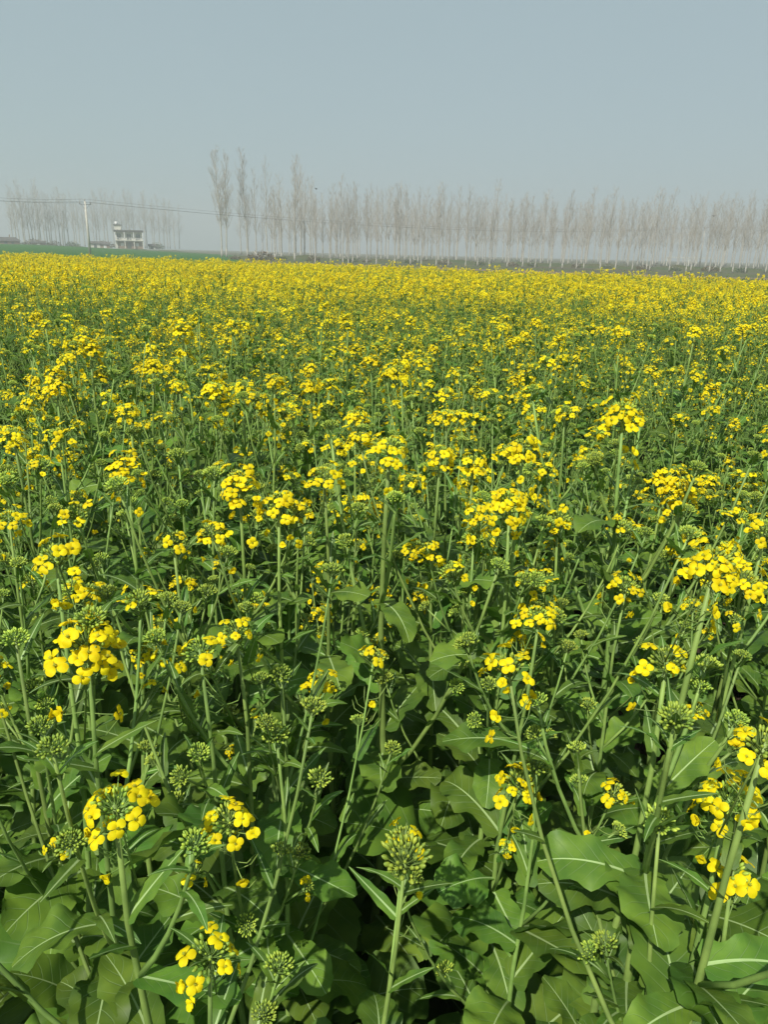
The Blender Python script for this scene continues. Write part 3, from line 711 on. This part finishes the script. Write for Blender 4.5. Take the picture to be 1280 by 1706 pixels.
# ------------------------------------------------------------------ ground
def gmat(name, c1, c2, c3=None, s1=.15, s2=6, bump=.02, rough=.95):
    m = bpy.data.materials.new(name); m.use_nodes = True; n = m.node_tree.nodes; l = m.node_tree.links; bs = n['Principled BSDF']
    bs.inputs['Roughness'].default_value = rough; bs.inputs['Specular IOR Level'].default_value = .15
    tc = n.new('ShaderNodeTexCoord'); a = n.new('ShaderNodeTexNoise'); a.inputs['Scale'].default_value = s1; a.inputs['Detail'].default_value = 8
    b = n.new('ShaderNodeTexNoise'); b.inputs['Scale'].default_value = s2; b.inputs['Detail'].default_value = 8; b.inputs['Roughness'].default_value = .7
    l.new(tc.outputs['Object'], a.inputs['Vector']); l.new(tc.outputs['Object'], b.inputs['Vector'])
    cr = n.new('ShaderNodeValToRGB'); cr.color_ramp.elements[0].position = .40; cr.color_ramp.elements[1].position = .62
    cr.color_ramp.elements[0].color = (*c1, 1); cr.color_ramp.elements[1].color = (*c2, 1); l.new(a.outputs['Fac'], cr.inputs[0])
    mx = n.new('ShaderNodeMix'); mx.data_type = 'RGBA'; mx.inputs['B'].default_value = (*(c3 or [x * .5 for x in c1]), 1)
    mr = n.new('ShaderNodeMapRange'); mr.inputs[1].default_value = .45; mr.inputs[2].default_value = .7; mr.inputs[4].default_value = .7
    l.new(b.outputs['Fac'], mr.inputs[0]); l.new(mr.outputs[0], mx.inputs['Factor']); l.new(cr.outputs[0], mx.inputs['A']); l.new(mx.outputs['Result'], bs.inputs['Base Color'])
    bp = n.new('ShaderNodeBump'); bp.inputs['Distance'].default_value = bump; bp.inputs['Strength'].default_value = .8; l.new(b.outputs['Fac'], bp.inputs['Height']); l.new(bp.outputs[0], bs.inputs['Normal'])
    return m
def sheet(name, pts, z, m, label=None, sub=0, amp=0):
    mb = MB(); mb.add([(x, y, z) for x, y in pts], [tuple(range(len(pts)))], 0)
    o = mb.build(name, [m], smooth=False); tag(o, label, kind='structure'); return o
EARTH = gmat('far_earth', (.085, .075, .045), (.075, .095, .035), (.05, .06, .03), .05, .9, .05)
SOIL = gmat('dark_soil', (.045, .032, .022), (.06, .043, .03), (.02, .015, .01), 1.5, 25, .03)
GRASS = gmat('green_wheat', (.018, .088, .007), (.024, .104, .008), (.018, .07, .008), .08, 2.5, .05)
PATH = gmat('track_earth', (.20, .145, .10), (.16, .12, .08), (.12, .10, .06), .2, 2, .02)
sheet('ground', [(-700, -20), (700, -20), (700, 780), (-700, 780)], -.008, EARTH)
# cloddy soil under the crop, really uneven
mb = MB(); nx_, ny_ = 90, 90; vs = []; fs = []
rs = random.Random(2)
for j in range(ny_ + 1):
    for i in range(nx_ + 1):
        x = (i / nx_ - .5) * 8; y = -1.5 + j / ny_ * 8
        e = min(i, nx_ - i, j, ny_ - j)
        vs.append((x, y, -.003 + (0 if e < 1 else rs.uniform(0, .035) + .01 * math.sin(x * 4))))
for j in range(ny_):
    for i in range(nx_): k = j * (nx_ + 1) + i; fs.append((k, k + 1, k + nx_ + 2, k + nx_ + 1))
mb.add(vs, fs, 0); tag(mb.build('soil', [SOIL]), kind='structure')
sheet('field_soil', [(-60, 6.5), (60, 6.5), (60, 52), (-60, 52)], -.004, SOIL)
WH = 1.6
# green wheat strip, far left, from about 60 m to 260 m
def bear(px, d): q = at_dist(px, d); return (q.x, q.y)
mb = MB(); vs = []; fs = []                     # the wheat lies on land that rises a little away from the rapeseed
for i in range(31):
    px = -900 + i * 43.5
    for j in range(9):
        t = j / 8; d = (58 + max(0, px - 150) * .16) + t * (170 - max(0, px - 150) * .2); q = at_dist(px, d)
        vs.append((q.x, q.y, .012 + WH * t ** 1.2 * min(1, (405 - px) / 330)))
for i in range(30):
    for j in range(8): k = i * 9 + j; fs.append((k, k + 1, k + 10, k + 9))
mb.add(vs, fs, 0); tag(mb.build('wheat_field', [GRASS]), kind='structure')
sheet('track', [bear(395, 108), bear(640, 92), bear(850, 82), bear(1300, 84), bear(2200, 84), bear(2200, 92), bear(1300, 93), bear(900, 95), bear(640, 104), bear(395, 116)], .008, PATH)
YM = gmat('far_rape_colour', (.50, .38, .02), (.35, .34, .03), (.10, .18, .03), .4, 5, .1)
# low grassy bank behind the trees and shrubs on it
VERGE = gmat('verge_grass', (.075, .085, .035), (.05, .085, .03), (.10, .07, .045), .25, 3, .2)
def bank(name, x0, x1, d0, d1, h, m, seed, n=160):
    mb = MB(); vs = []; fs = []; r = random.Random(seed)
    prof = [(0, 0), (.3, .55), (.55, 1), (.8, .7), (1, 0)]
    for i in range(n + 1):
        px = x0 + (x1 - x0) * i / n; hh = h * (min(1, (x1 - px) / 120) if x1 < 400 else 1) * (.75 + .3 * math.sin(i * .37 + seed) * math.sin(i * .11) + r.uniform(-.15, .15))
        for t, z in prof:
            q = at_dist(px, d0 + (d1 - d0) * t); vs.append((q.x, q.y, -.02 + z * hh * (r.uniform(.8, 1.2) if 0 < t < 1 else 1)))
    for i in range(n):
        for k in range(4): fs.append((i * 5 + k, i * 5 + k + 1, (i + 1) * 5 + k + 1, (i + 1) * 5 + k))
    mb.add(vs, fs, 0); return tag(mb.build(name, [m]), kind='structure')
bank('grass_bank', 380, 1900, 138, 150, .75, VERGE, 3)
bank('field_verge', 390, 1900, 66, 72, .38, VERGE, 8)
bank('far_bank', -700, 345, 226, 330, 1.65, VERGE, 5)
q0 = at_dist(1010, 200)
sheet('far_rapeseed_field', [bear(993, 120), bear(1030, 122), bear(1026, 128), bear(1000, 127)], .02, YM)

# ------------------------------------------------------------------ bare poplars
BARK = gmat('poplar_bark', (.42, .41, .36), (.36, .35, .31), (.27, .26, .23), 1.5, 8, .02)
TWIG = gmat('poplar_twigs', (.44, .405, .34), (.38, .35, .295), None, 1, 3, 0)
LIME = gmat('lime_wash', (.36, .35, .30), (.30, .29, .25), (.20, .19, .16), 3, 20, .005)
def tree_meshes(seed, H, dense=1.0, fork=False):
    r = random.Random(seed); tm = MB(); cm = MB(); wm = MB()
    def trunk(x0, lean, H, r0):
        pts = [Vector((x0 + lean[0] * t * t + .05 * math.sin(t * 9 + seed), lean[1] * t * t + .05 * math.sin(t * 8), t * H)) for t in [0, .06, .15, .3, .45, .6, .75, .9, 1]]
        rad = [r0 * (1 - .93 * t) for t in [0, .06, .15, .3, .45, .6, .75, .9, 1]]
        tm.tube(pts, rad, 6, 0)
        wm.tube([pts[0] + Vector((0, 0, -.02)), pts[0].lerp(pts[1], .5), pts[0].lerp(pts[1], 1.25 / (H * .06))], [r0 * 1.06, r0 * 1.04, r0 * .99], 8, 0)
        def at(t): return poly_at_n(pts, [0, .06, .15, .3, .45, .6, .75, .9, 1], t)
        nb = int(44 * dense)
        for i in range(nb):
            t = .26 + .72 * (i / nb) + r.uniform(-.01, .01); p = at(t); az = r.uniform(0, 6.28)
            L = H * (.06 + .22 * (1 - t)) * r.uniform(.6, 1.25) * (1 if t > .34 else .6); el = R(r.uniform(40, 68))
            d = Vector((math.cos(az), math.sin(az), 0)); bp = [p]
            for k in range(3):
                e = el + (R(84) - el) * k / 3; bp.append(bp[-1] + (d * math.cos(e) + Vector((0, 0, 1)) * math.sin(e)) * L / 3)
            rb = r0 * (1 - t) * .24 + .006
            cm.tube(bp, [rb, rb * .75, rb * .5, .006], 3, 0, False)
            for q in range(int(9 * dense)):
                s = poly_at(bp, r.uniform(.2, 1)); a2 = r.uniform(0, 6.28); e2 = R(r.uniform(35, 80)); l2 = L * r.uniform(.15, .42)
                en = s + (Vector((math.cos(a2), math.sin(a2), 0)) * math.cos(e2) + Vector((0, 0, 1)) * math.sin(e2)) * l2
                cm.tube([s, en], [.009, .004], 3, 0, False)
                for z in range(2):
                    s2 = s.lerp(en, r.uniform(.3, .9)); e3 = s2 + Vector((r.uniform(-.4, .4), r.uniform(-.4, .4), r.uniform(.3, 1))) * l2 * .5
                    cm.tube([s2, e3], [.006, .003], 3, 0, False)
    if fork:
        trunk(-.35, (-.6, .2), H, .15); trunk(.35, (.5, 0), H * .95, .14)
    else: trunk(0, (r.uniform(-.5, .5), r.uniform(-.5, .5)), H, .14)
    return tm.mesh('trunk', [BARK]), cm.mesh('crown', [TWIG]), wm.mesh('painted_base', [LIME])
def poly_at_n(pts, ts, t):
    for a, b, p, q in zip(ts, ts[1:], pts, pts[1:]):
        if t <= b: return p.lerp(q, (t - a) / (b - a))
    return pts[-1]
random.seed(1)
TREES = [tree_meshes(10 + i, 15, 1.0) for i in range(7)] + [tree_meshes(30, 15, 1.5, True), tree_meshes(31, 15, 1.5)]
PROTO = {}
def tree(k, px, dist, h, label, group, rz, base=True, wide=1.0):
    p = at_dist(px, dist); p.z = 1.2 if px < 310 else 0
    if k not in PROTO:
        rt = empty('poplar_tree', p); t, c, wsh = TREES[k]
        PROTO[k] = (rt, [part('trunk', t, rt), part('crown', c, rt), part('painted_base', wsh, rt)])
    else:
        rt = link_copy(PROTO[k][0], None)
        for c in PROTO[k][1][:3 if dist < 145 else 2]: link_copy(c, rt)
    s = h / 15; rt.location = p; rt.rotation_euler.z = rz; rt.scale = (s * wide * 1.0, s * wide, s)
    tag(rt, label, 'tree', group)
rt_ = random.Random(6)
G_F = 'front row of bare whitewashed poplars'
# px, distance, height, label, template
def hfor(px, top, base, dist):   # real height of something whose foot is on the ground at dist
    return (base - top) / F * dist * .90
SPEC = [(374, 165, 255, 424, 7, 'tallest bare poplar pair at the left end of the row, two trunks close together'),
        (412, 168, 262, 430, 8, 'bare poplar just right of the tallest pair, narrow pale crown'),
        (427, 160, 290, 431, 0, 'slim bare poplar in the middle of the three beside the tallest pair'),
        (445, 160, 275, 431, 1, 'bare poplar right of the slim one, darker upright crown'),
        (491, 125, 268, 433, 8, 'tall bare poplar with a whitewashed foot and broad fan crown near the flying bird'),
        (501, 165, 278, 431, 2, 'bare poplar leaning close behind the broad fan crown'),
        (567, 150, 296, 434, 3, 'tall bare poplar right of the flying bird'),
        (581, 105, 338, 441, 4, 'near bare poplar whose white foot stands lowest in the row'),
        (663, 150, 312, 436, 8, 'yellowish bare poplar with a dense narrow crown, mid row'),
        (697, 140, 318, 438, 5, 'bare poplar with a dark straight trunk right of the yellowish one')]
for px, d, top, base, k, lab in SPEC:
    tree(k, px, d, hfor(px, top, base, d), lab, G_F, rt_.uniform(0, 6.28) if k != 7 else .1)
taken = [s[0] for s in SPEC]
ORD = ' first second third fourth fifth sixth seventh eighth ninth tenth eleventh twelfth thirteenth fourteenth fifteenth sixteenth seventeenth eighteenth nineteenth twentieth'.split(' ') + ['twenty ' + q for q in 'first second third fourth fifth sixth seventh eighth ninth'.split()] + ['thirtieth'] + ['thirty ' + q for q in 'first second third fourth fifth sixth seventh eighth ninth'.split()] + ['rearward'] * 60
def row(a, b, gap, d0, d1, top0, top1, lab, grp, jit=.4, wide=1.0):
    x = a; n_ = 0
    while x < b:
        t = (x - a) / (b - a); px = x + rt_.uniform(-jit, jit) * gap; d = d0 + (d1 - d0) * t + rt_.uniform(-6, 6)
        hor = 406 + .0235 * px
        h = (hor - (top0 + (top1 - top0) * t) ) / F * d + 1.7
        n_ += 1
        tree(rt_.randint(0, 6), px, d, h * rt_.uniform(.72, .96), lab.replace('#', ORD[n_]), grp, rt_.uniform(0, 6.28), wide=wide); x += gap
row(520, 1330, 23, 112, 128, 315, 345, '# whitewashed poplar from the left along the earth track, right of the tall ones', 'bare poplars along the track')
row(455, 1330, 16, 150, 165, 300, 335, 'bare poplar in the second row behind the earth track', 'bare poplars of the second row', wide=1.3)
row(455, 1340, 15.5, 195, 215, 318, 342, 'hazy bare poplar in the rear rows behind the track', 'bare poplars of the rear rows', wide=1.2)
row(400, 1340, 18, 255, 290, 330, 350, 'faint bare poplar farthest back in the haze', 'farthest bare poplars', wide=1.4)
row(26, 118, 5, 300, 310, 322, 325, 'bare poplar in the faint grove left of the power pole', 'faint grove left of the power pole', wide=1.3)
row(124, 306, 6.5, 340, 350, 330, 338, 'bare poplar in the faint grove behind the two storey house', 'faint grove behind the house', wide=1.2)

# ------------------------------------------------------------------ shrubs along the bank
BRUSH = gmat('dry_brush', (.13, .085, .055), (.09, .075, .04), (.05, .06, .025), 2, 9, .02)
BRG = gmat('green_brush', (.05, .085, .03), (.07, .09, .035), (.03, .05, .02), 2, 9, .02)
def shrub_mesh(seed, m):
    r = random.Random(seed); mb = MB(); st = MB()
    for i in range(420):
        th = r.uniform(0, 6.28); rr = r.random() ** .5 * .95; z = r.random() ** .8 * (1 - rr * rr * .7) * .95 + .02; p = Vector((rr * math.cos(th), rr * math.sin(th), z))
        a = Vector([r.uniform(-1, 1) for _ in range(3)]).normalized(); b = a.cross(Vector([r.uniform(-1, 1) for _ in range(3)])).normalized(); s = r.uniform(.04, .10)
        mb.add([p - a * s, p + b * s * .6, p + a * s, p - b * s * .6], [(0, 1, 2, 3)])
    for i in range(12):
        th = r.uniform(0, 6.28); st.tube([(0, 0, 0), (.3 * math.cos(th), .3 * math.sin(th), .4), (.6 * math.cos(th), .6 * math.sin(th), .85)], [.03, .02, .01], 3)
    return mb.mesh('foliage', [m]), st.mesh('stems', [BARK])
SH = [shrub_mesh(1, BRUSH), shrub_mesh(2, BRG), shrub_mesh(3, BRUSH)]
def shrub(k, px, d, s, lab, grp=None):
    rt = empty('shrub', at_dist(px, d) + Vector((0, 0, 1.1 if d > 200 else 0)), rt_.uniform(0, 6)); rt.scale = (s * 1.5, s, s); part('foliage', SH[k][0], rt); part('stems', SH[k][1], rt); tag(rt, lab, 'shrub', grp)
shrub(0, 434, 128, 1.7, 'reddish brown leafless bush at the foot of the slim poplars')
for i in range(16):
    shrub(i % 2, 400 + i * 56 + rt_.uniform(-15, 15), rt_.uniform(132, 136), rt_.uniform(.6, 1.15), 'low scrubby bush on the grass bank under the poplars', 'bushes on the bank')
for i, px in enumerate((42, 60, 78, 92, 122, 176, 262)):
    shrub(1 - i % 2, px, 262, rt_.uniform(1.4, 2.4), 'small hazy bush at the back edge of the green wheat', 'bushes behind the wheat')

# ------------------------------------------------------------------ power line
CONC = gmat('concrete', (.52, .50, .43), (.45, .43, .37), (.36, .34, .30), 1, 6, .004)
STEEL = gmat('dull_steel', (.16, .16, .16), (.12, .12, .12), None, 2, 9, 0)
PORC = gmat('insulator', (.35, .30, .26), (.30, .26, .22), None, 2, 9, 0)
WIRE = gmat('wire', (.05, .05, .05), (.04, .04, .04), None, 1, 1, 0)
def pole(px, d, h, lab, rz):
    p = at_dist(px, d); rt = empty('power_pole', p, rz); tag(rt, lab, 'power pole')
    m = MB(); m.tube([(0, 0, -.0), (0, 0, h)], [.19, .12], 10); m.build('shaft', [CONC], rt)
    m = MB(); m.box(-.9, .9, -.035, .035, h - .42, h - .36); m.tube([(-.6, 0, h - .45), (0, .0, h - 1.1)], [.02, .02], 4); m.tube([(.6, 0, h - .45), (0, .0, h - 1.1)], [.02, .02], 4); m.build('crossarm', [STEEL], rt)
    for x in (-.8, 0, .8):
        z = h - .35 if x else h
        m = MB(); m.tube([(x, 0, z), (x, 0, z + .08), (x, 0, z + .1), (x, 0, z + .2), (x, 0, z + .26)], [.03, .03, .07, .06, .02], 8); m.build('insulator', [PORC], rt)
    return [Vector((p.x + x * math.cos(rz), p.y + x * math.sin(rz), (h - .1 if x else h + .26))) for x in (-.8, 0, .8)]
D1 = 118; h1 = 82 / F * D1 * 1.0 + .35
A = pole(150, D1, 1.5 + (409.5 - 347) / F * D1, 'pale concrete power pole standing at the edge of the green wheat', .9)
B = pole(-330, 112, 9, 'concrete power pole beyond the left edge of the view', 1.2)
Cc = pole(1169, 210, 9.4, 'distant concrete power pole among the poplars at the right', .9)
Dd = pole(2100, 230, 9.5, 'power pole beyond the right edge of the view', .9)
E = []
def wires(P, Q, sag, where):
    for i, (a, b) in enumerate(zip(P, Q)):
        m = MB(); pts = [a.lerp(b, t / 16) - Vector((0, 0, 4 * sag * (t / 16) * (1 - t / 16))) for t in range(17)]
        m.tube(pts, [.013] * 17, 3); o = m.build('power_wire', [WIRE])
        tag(o, 'thin dark wire strung %s' % where, 'wire', 'wires %s' % where)
wires(B, A, 1.1, 'from the left edge to the concrete pole'); wires(A, Cc, 2.2, 'from the concrete pole across the poplars'); wires(Cc, Dd, 1.5, 'past the right edge')

# ------------------------------------------------------------------ buildings
PLAST = gmat('pale_plaster', (.60, .59, .51), (.52, .51, .44), (.40, .39, .34), .6, 3, .01)
BRICK = gmat('brick_wall', (.28, .19, .14), (.24, .17, .12), (.16, .12, .09), 1, 8, .01)
DARK = gmat('dark_opening', (.10, .11, .11), (.08, .085, .09), None, 1, 1, 0, .3)
ROOF = gmat('dark_roof', (.10, .09, .085), (.07, .065, .06), None, 1, 6, .01)
WHT = gmat('white_paint', (.72, .72, .70), (.66, .66, .63), None, 1, 6, 0)
def bmesh_(nm, boxes, m, parent):
    b = MB()
    for q in boxes: b.box(*q)
    return b.build(nm, [m], parent, smooth=False)
def facing(p): return -math.atan2(p.x, p.y)
p = at_dist(217, 255); p.z = 1.1; hs_ = empty('concrete_house', p, facing(p)); tag(hs_, 'two storey pale concrete house with a stair tower, behind the green wheat', 'house'); hs_.scale = (.8, .8, .8)
# x -5..5, front at y=-4
bmesh_('wall', [(-5, 5, -3, 4, 0, 5.9)], PLAST, hs_)
bmesh_('brick_wall', [(-4.2, 4.9, -3.25, -3.003, 0, 2.4)], BRICK, hs_)
bmesh_('floor_slab', [(-5.2, 5.2, -4.4, 4.2, 2.75, 2.95)], PLAST, hs_)
bmesh_('parapet', [(-5.3, 5.3, -4.4, -4.2, 5.95, 6.6), (-5.3, -5.1, -4.2, 4.2, 5.95, 6.6), (5.1, 5.3, -4.2, 4.2, 5.95, 6.6), (-5.1, 5.1, 4.0, 4.2, 5.95, 6.6)], ROOF, hs_)
bmesh_('roof', [(-5.1, 5.1, -4.2, 4.0, 5.95, 6.12)], PLAST, hs_)
for x in (-4.9, -1.6, 1.7, 4.9): bmesh_('column', [(x - .16, x + .16, -4.3, -4.0, 2.96, 5.94)], WHT, hs_)
for x in (-4.9, -1.6, 1.7, 4.9): bmesh_('lower_column', [(x - .16, x + .16, -4.3, -4.0, 0, 2.74)], PLAST, hs_)
bmesh_('railing', [(-5.1, 5.1, -4.38, -4.32, 3.7, 3.8)] + [(x / 2, x / 2 + .06, -4.37, -4.33, 2.96, 3.7) for x in range(-10, 10)], WHT, hs_)
for x, z0, z1 in ((-3.6, 3.4, 5.3), (.0, 3.3, 5.2), (3.3, 3.4, 5.2)):
    f = bmesh_('window', [(x - .75, x + .75, -3.08, -2.99, z0, z1)], DARK, hs_)
    bmesh_('frame', [(x - .85, x - .75, -3.12, -2.98, z0 - .1, z1 + .1), (x + .75, x + .85, -3.12, -2.98, z0 - .1, z1 + .1), (x - .75, x + .75, -3.12, -2.98, z1, z1 + .1), (x - .75, x + .75, -3.12, -2.98, z0 - .1, z0), (x - .03, x + .03, -3.12, -3.085, z0, z1)], WHT, f)
bmesh_('door', [(-.6, .6, -3.32, -3.252, 0, 2.1)], DARK, hs_)
for x in (-2.6, 2.8): bmesh_('window', [(x - .6, x + .6, -3.32, -3.252, .9, 2.0)], WHT, hs_)
bmesh_('stair_tower', [(-5.0, -2.6, -1.5, 2, 6.12, 8.3)], PLAST, hs_)
bmesh_('tower_roof', [(-5.3, -2.3, -1.8, 2.3, 8.3, 8.5)], ROOF, hs_)
b_ = MB(); b_.tube([(-4.2, 0, 8.5), (-4.2, 0, 8.7), (-4.2, 0, 9.5), (-4.2, 0, 9.6)], [.5, .55, .55, .2], 12); b_.build('water_tank', [WHT], hs_)
p = at_dist(12, 250); p.z = 1.1; ht = empty('low_hut', p, facing(p)); tag(ht, 'low hut with a dark pitched roof at the left edge of the horizon', 'hut'); ht.scale = (.72, .72, .72)
bmesh_('wall', [(-5, 5, -2.5, 2.5, 0, 1.9)], BRICK, ht)
b_ = MB(); b_.add([(-5.6, -3, 1.85), (5.6, -3, 1.85), (5.6, 3, 1.85), (-5.6, 3, 1.85), (-4.2, 0, 3.3), (3.8, 0, 3.3), (0, 0, 3.45)], [(0, 1, 5, 4), (1, 2, 5), (2, 3, 4, 5), (3, 0, 4), (0, 3, 2, 1)]); b_.build('roof', [ROOF], ht, False)
bmesh_('door', [(-.5, .5, -2.56, -2.503, 0, 1.7)], DARK, ht); bmesh_('window', [(2, 3, -2.56, -2.503, .8, 1.5)], DARK, ht)
bmesh_('chimney', [(1.4, 1.8, -.2, .2, 3.2, 4.3)], BRICK, ht)
for px, ww, hh, lab, mm in ((66, 2.0, 1.0, 'low brick outbuilding between the hut and the power pole', BRICK), (160, 1.5, 1.2, 'small pale shed just right of the power pole', PLAST), (176, 1.4, 1.0, 'second small shed between the pale one and the concrete house', BRICK), (254, 1.0, .8, 'tiny dark roofed shed right of the concrete house', PLAST)):
    p = at_dist(px, 258); p.z = 1.1; o = empty('shed', p, facing(p)); tag(o, lab, 'shed')
    bmesh_('wall', [(-ww, ww, -1.5, 1.5, 0, hh)], mm, o)
    b_ = MB(); b_.add([(-ww - .2, -1.8, hh + .004), (ww + .2, -1.8, hh + .004), (ww + .2, 1.8, hh + .004), (-ww - .2, 1.8, hh + .004), (-ww - .2, 0, hh + .7), (ww + .2, 0, hh + .7)], [(0, 1, 5, 4), (1, 2, 5), (2, 3, 4, 5), (3, 0, 4), (0, 3, 2, 1)]); b_.build('roof', [ROOF], o, False)
    bmesh_('door', [(-.4, .4, -1.56, -1.503, 0, hh * .85)], WHT if mm is BRICK else DARK, o)
p = at_dist(1150, 235); o = empty('open_shed', p, facing(p)); tag(o, 'long low open shed with a thin pale roof behind the poplars at the right', 'shed')
b_ = MB(); b_.box(-6, 6, -3, 3, 2.2, 2.32); b_.build('roof', [PLAST], o, False)
for x in (-5.6, 0, 5.6):
    for y in (-2.7, 2.7): bmesh_('post', [(x - .1, x + .1, y - .1, y + .1, 0, 2.19)], PLAST, o)

# ------------------------------------------------------------------ birds
FEA = gmat('dark_feathers', (.03, .03, .03), (.04, .035, .03), None, 5, 9, 0)
def bird(px, py, d, rz, flap, lab):
    p = Vector((0, 0, CAMH)) + ray(px, py) * d
    rt = empty('bird', p, rz); tag(rt, lab, 'bird', 'birds flying above the poplars')
    m = MB(); ys = [(-.14, .003), (-.09, .02), (-.03, .04), (.04, .045), (.09, .03), (.12, .026), (.145, .02), (.16, .004)]
    m.tube([(0, y, .02 * math.sin(y * 8)) for y, _ in ys], [q for _, q in ys], 8)
    m.add([(-.015, -.12, 0), (.015, -.12, 0), (.035, -.21, 0), (0, -.19, .002), (-.035, -.21, 0)], [(0, 1, 2, 3, 4)])
    for s in (-1, 1):
        z = .14 * flap
        top = [(s * .02, .06, .02), (s * .14, .08, .02 + z * .6), (s * .30, .0, .02 + z), (s * .15, -.02, .01 + z * .6), (s * .02, -.05, .01)]
        m.add(top + [(x, y, zz - .008) for x, y, zz in top], [(0, 1, 2, 3, 4), (9, 8, 7, 6, 5), (0, 5, 6, 1), (1, 6, 7, 2), (2, 7, 8, 3), (3, 8, 9, 4)])
    m.build('body', [FEA], rt)
bird(527, 315, 95, 1.2, .9, 'small dark bird in flight above the tall poplars left of centre')
bird(1190, 360, 95, -1.0, .5, 'small dark bird in flight before the poplars at the right')

# ------------------------------------------------------------------ haze
mb = MB(); mb.box(-720, 720, -25, 790, -1.2, 32)
hz = mb.build('haze', [None], smooth=False); hz.data.materials.clear()
hm = bpy.data.materials.new('haze_air'); hm.use_nodes = True; n = hm.node_tree.nodes
n.remove(n['Principled BSDF']); pv = n.new('ShaderNodeVolumePrincipled'); pv.inputs['Color'].default_value = (.78, .80, .825, 1); pv.inputs['Density'].default_value = .0020
pv.inputs['Anisotropy'].default_value = .2
hm.node_tree.links.new(pv.outputs[0], n['Material Output'].inputs['Volume']); hz.data.materials.append(hm)
tag(hz, 'pale spring haze over the whole plain', 'haze', kind='stuff')
